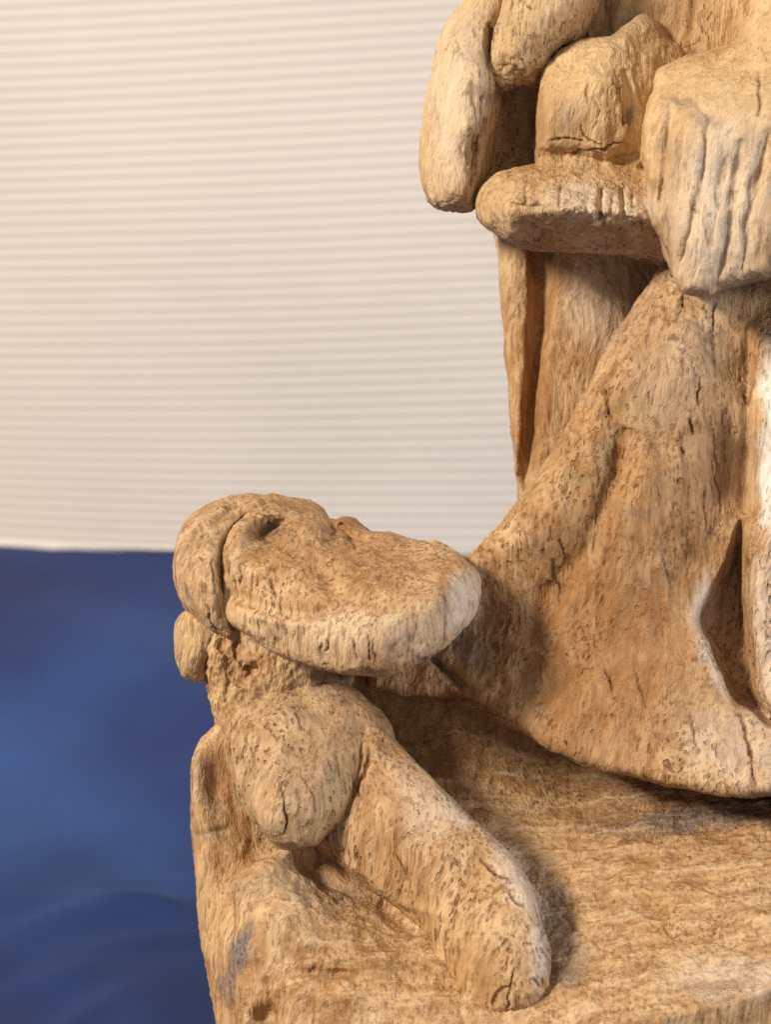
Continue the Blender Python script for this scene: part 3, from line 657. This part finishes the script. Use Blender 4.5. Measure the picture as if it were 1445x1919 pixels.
# lower figure -----------------------------------------------------------------
part('neck',
     [(386, 1200), (410, 1170), (450, 1160), (530, 1190), (640, 1230), (660, 1280), (620, 1330), (520, 1400), (450, 1420), (428, 1395), (410, 1352), (398, 1312), (388, 1262)],
     [(400, 1230, 30), (400, 1300, 30), (430, 1350, 50), (440, 1220, 50), (470, 1230, 62), (450, 1280, 62), (520, 1250, 80), (500, 1290, 80), (580, 1260, 70), (640, 1280, 20), (560, 1350, 60)],
     -120, 22, ops=[groove([(408, 1200), (432, 1250), (420, 1330)], 8, 14), groove([(445, 1200), (450, 1240), (480, 1262)], 8, 14), dent(474, 1252, 16, 12, 18), groove([(500, 1225), (470, 1262), (440, 1290)], 7, 10)],
     disp=(7, 3.0, 5.0, 4.0))
head = part('head',
     [(406, 1099), (404, 1060), (408, 1031), (423, 994), (451, 960), (487, 938), (524, 930), (556, 935), (583, 941), (604, 952), (616, 969), (628, 972), (647, 967), (668, 975), (684, 990), (697, 997), (739, 1002), (784, 1011), (821, 1016), (846, 1028), (868, 1047), (889, 1066), (899, 1084), (898, 1127), (887, 1154), (850, 1196), (807, 1228), (760, 1255), (725, 1267), (675, 1264), (611, 1255), (556, 1241), (515, 1224), (474, 1196), (442, 1177), (421, 1157), (410, 1136)],
     [(420, 1060, 62), (425, 1100, 74), (418, 1130, 72), (440, 1050, 72), (432, 1000, 30), (455, 1010, 51.2857), (470, 1060, 97.1429), (460, 1100, 104.8), (483, 1136, 132.32), (460, 1155, 114.8), (520, 1170, 157.2), (520, 1205, 139.2), (530, 1110, 133.6), (574, 1150, 180.16), (600, 1200, 206.4), (600, 1235, 188.4), (643, 1138, 198.72),
      (560, 1060, 104.571), (640, 1080, 145.143), (700, 1120, 210), (700, 1180, 246), (690, 1230, 235), (770, 1180, 250), (770, 1220, 225), (740, 1070, 159.143), (820, 1100, 216), (830, 1150, 225), (860, 1060, 138.857), (780, 1030, 76), (840, 1040, 94.2857), (700, 1010, 29.4286), (740, 1015, 43.5714), (660, 1030, 66.4), (650, 985, -24.92), (610, 1010, 38.5714), (590, 965, -32.8), (560, 1000, 30.2286), (560, 950, -64.24), (500, 1010, 25.1429), (520, 950, -46.16), (470, 965, -18.56), (880, 1110, 150)],
     -150, 18, ops=[dent(498, 998, 28, 20, 36, -30), dent(522, 984, 34, 10, 16, -10), dent(612, 1084, 40, 24, 26, 40), dent(560, 1044, 30, 13, 18, 30), dent(572, 988, 20, 16, -30, 20), dent(540, 1012, 18, 12, -10), dent(652, 978, 16, 12, -18, 15), dent(690, 992, 12, 9, -10), dent(625, 1040, 16, 10, -8), groove([(425, 1108), (483, 1134), (574, 1152), (640, 1138)], 13, 15),
                    groove([(636, 980), (655, 1008), (672, 1034)], 7, 20), dent(672, 1010, 26, 9, 22, 20), groove([(660, 1040), (720, 1010), (740, 1008)], 10, -8), groove([(575, 960), (590, 985), (605, 1010)], 14, -12), dent(624, 992, 12, 16, 30),
                    groove([(530, 958), (480, 968), (452, 995), (440, 1040), (440, 1090)], 17, -11), groove([(470, 975), (520, 960), (560, 968)], 8, -10), groove([(430, 1125), (470, 1152), (540, 1168), (620, 1165)], 10, -5),
                    plane((836, 1130, 220), -1.35, -.25, 4), plane((700, 1235, 234), 0, -.9, 7)],
     disp=(4, 2.0, .8, 3.0),
     cracks=[([(700, 1200), (702, 1240)], 3, 6), ([(663, 1198), (666, 1236)], 3, 6), ([(690, 1190), (692, 1240)], 3, 6), ([(610, 1195), (611, 1225)], 3, 6), ([(600, 1200), (603, 1238)], 2.6, 5), ([(470, 1068), (471, 1110)], 3, 7), ([(482, 1075), (483, 1105)], 3, 6), ([(448, 1060), (449, 1100)], 2.6, 6), ([(430, 1050), (429, 1085)], 2.6, 6), ([(510, 1085), (512, 1115)], 2.6, 5)])
part('headdress',
     [(325, 1072), (329, 1031), (349, 980), (391, 944), (451, 925), (496, 925), (535, 932), (520, 950), (470, 965), (436, 995), (420, 1030), (415, 1070), (417, 1110), (424, 1150), (440, 1185), (438, 1197), (423, 1197), (391, 1182), (366, 1160), (343, 1136), (331, 1104)],
     [(345, 1060, 50), (370, 1060, 82), (395, 1060, 88), (400, 1110, 96), (370, 1110, 84), (390, 1000, 52), (360, 1010, 50), (410, 1010, 50), (430, 955, -10), (440, 975, 10), (480, 940, -40), (510, 938, -60), (395, 1150, 88), (410, 1160, 88), (425, 1185, 70), (350, 1110, 60)],
     -140, 27, ops=[groove([(418, 1010), (408, 1060), (409, 1120), (420, 1160)], 6, 8), groove([(400, 990), (388, 1040), (392, 1090)], 16, 5), groove([(470, 930), (430, 955), (405, 985)], 6, 8)],
     disp=(4, 1.9, 1.2, 3.2), parent=head,
     cracks=[([(386, 1130), (392, 1165), (405, 1180)], 3, 6), ([(372, 1045), (385, 1052)], 3, 5), ([(398, 1040), (399, 1120)], 3, 5)])
part('ear',
     [(327, 1180), (334, 1156), (350, 1143), (372, 1150), (405, 1165), (440, 1185), (430, 1225), (402, 1238), (387, 1252), (383, 1272), (366, 1275), (345, 1270), (333, 1245), (328, 1212)],
     [(345, 1180, 5), (345, 1240, 5), (365, 1170, 22), (365, 1230, 26), (400, 1190, 20), (400, 1230, 0), (425, 1200, 10)],
     -90, 24, disp=(4, 1.4, 1.0, 2.5), parent=head)
part('shoulder',
     [(422, 1352), (438, 1318), (475, 1291), (527, 1274), (589, 1263), (641, 1279), (683, 1306), (724, 1343), (738, 1374), (734, 1395), (706, 1400), (688, 1408), (683, 1431), (672, 1483), (652, 1525), (612, 1566), (589, 1586), (553, 1592), (520, 1586), (486, 1551), (459, 1519), (434, 1468), (420, 1410)],
     [(445, 1360, 82), (440, 1420, 82), (480, 1320, 85), (500, 1350, 114), (490, 1430, 132), (560, 1330, 108), (550, 1430, 152), (620, 1430, 136), (640, 1330, 88), (690, 1340, 64), (710, 1380, 58), (640, 1500, 122), (560, 1520, 158), (510, 1500, 145), (550, 1570, 130), (600, 1290, 60), (600, 1550, 118), (670, 1420, 105), (480, 1500, 120)],
     -60, 28, ops=[plane((505, 1430, 142), .95, 0, 5), plane((560, 1430, 143), -.12, .05, 5), plane((560, 1520, 148), -.1, -.5, 5), plane((640, 1400, 128), -.6, -.2, 5), plane((560, 1360, 134), .05, .45, 5)], disp=(3.5, 1.5, .6, 3.3),
     cracks=[([(528, 1470), (536, 1520), (534, 1572)], 3, 5), ([(560, 1450), (584, 1490), (590, 1524)], 2.4, 3.5), ([(612, 1420), (622, 1448)], 2.4, 3), ([(470, 1400), (474, 1424)], 2.6, 4)])
part('forearm',
     [(640, 1330), (700, 1350), (738, 1384), (773, 1421), (828, 1478), (876, 1525), (927, 1571), (968, 1613), (994, 1660), (1010, 1711), (1027, 1758), (1034, 1805), (1026, 1850), (1000, 1880), (955, 1900), (915, 1905), (860, 1880), (820, 1800), (771, 1729), (730, 1697), (662, 1645), (621, 1608), (590, 1592), (560, 1540), (580, 1400)],
     [(640, 1400, 66), (700, 1400, 98), (735, 1410, 88), (640, 1500, 70), (700, 1450, 108), (740, 1440, 108), (620, 1580, 66), (680, 1560, 112), (760, 1530, 148), (820, 1540, 155), (700, 1640, 105), (780, 1640, 158), (860, 1600, 182), (780, 1710, 128), (850, 1720, 196), (920, 1640, 205), (960, 1700, 235), (900, 1760, 232), (850, 1820, 198), (900, 1840, 236), (960, 1800, 270), (1000, 1780, 262), (970, 1860, 276), (1010, 1840, 268), (910, 1890, 240)],
     -20, lambda X, Y: 40 - 14 * sstep(1750, 1860, Y), disp=(3.5, 1.5, .7, 3.4, .03),
     ops=[groove([(590, 1592), (680, 1640), (740, 1690), (850, 1720)], 10, -7), groove([(968, 1815), (958, 1860), (952, 1900)], 4, 6), groove([(925, 1885), (935, 1862), (955, 1850)], 5, 10), groove([(815, 1740), (818, 1775)], 3, 5)],
     cracks=[([(690, 1400), (690, 1425), (672, 1470), (668, 1490)], 5, 9), ([(900, 1610), (930, 1640), (960, 1650)], 4, 7), ([(966, 1812), (956, 1860), (955, 1895)], 3, 6), ([(828, 1720), (818, 1770)], 2.4, 4), ([(948, 1662), (965, 1690), (985, 1700)], 3, 5), ([(740, 1600), (760, 1640)], 3, 4), ([(1000, 1830), (1012, 1850)], 3, 6)])

# loose wood hairs that stand off the surface (too many to count)
rnd = random.Random(4)
mh, nt, b = nodes('fibre'); b.inputs['Base Color'].default_value = (.78, .70, .58, 1); b.inputs['Roughness'].default_value = .5

hv, hf = [], []
rs = np.random.RandomState(5)
for o in [c for c in sc.objects if c.type == 'MESH' and c.data.materials and c.data.materials[0] in (WOOD, WOOD_BASE)]:
    me = o.data; n = len(me.vertices)
    co_ = np.empty(n * 3, np.float32); me.vertices.foreach_get('co', co_); co_ = co_.reshape(-1, 3)
    nn = np.empty(n * 3, np.float32); me.vertex_normals.foreach_get('vector', nn); nn = nn.reshape(-1, 3)
    for k in rs.choice(n, max(6, n // 4500), replace=False):
        p0, nv_ = co_[k].astype(float), nn[k].astype(float)
        if p0[1] > .03 or p0[2] < .02: continue
        t = nv_ * rs.uniform(.25, 1) + rs.normal(0, .6, 3); t /= np.linalg.norm(t)
        cv = rs.normal(0, .7, 3); ln = rs.uniform(.0004, .0019); r0 = .000018
        side = np.cross(t, [0.3, 0.9, .2]); side /= np.linalg.norm(side); up = np.cross(t, side)
        base = len(hv); m = 6
        for j in range(m):
            u = j / (m - 1); c0 = p0 + t * ln * u + cv * ln * .45 * u * u
            rr = r0 * (1 - .7 * u)
            for a in range(3):
                an = a * 2.094
                hv.append(c0 + (side * math.cos(an) + up * math.sin(an)) * rr)
        for j in range(m - 1):
            for a in range(3):
                b_ = (a + 1) % 3
                hf.append((base + j * 3 + a, base + j * 3 + b_, base + j * 3 + 3 + b_, base + j * 3 + 3 + a))
me = bpy.data.meshes.new('wood_hair'); me.from_pydata([tuple(v) for v in hv], [], hf); me.materials.append(mh)
oh = bpy.data.objects.new('wood_hair', me); sc.collection.objects.link(oh)
oh.parent = root; oh.matrix_parent_inverse = root.matrix_world.inverted(); oh['kind'] = 'stuff'
print('TRIS', sum(len(o.data.polygons) * 2 for o in sc.objects if o.type == 'MESH'), 'hairs', len(hf) // 15)
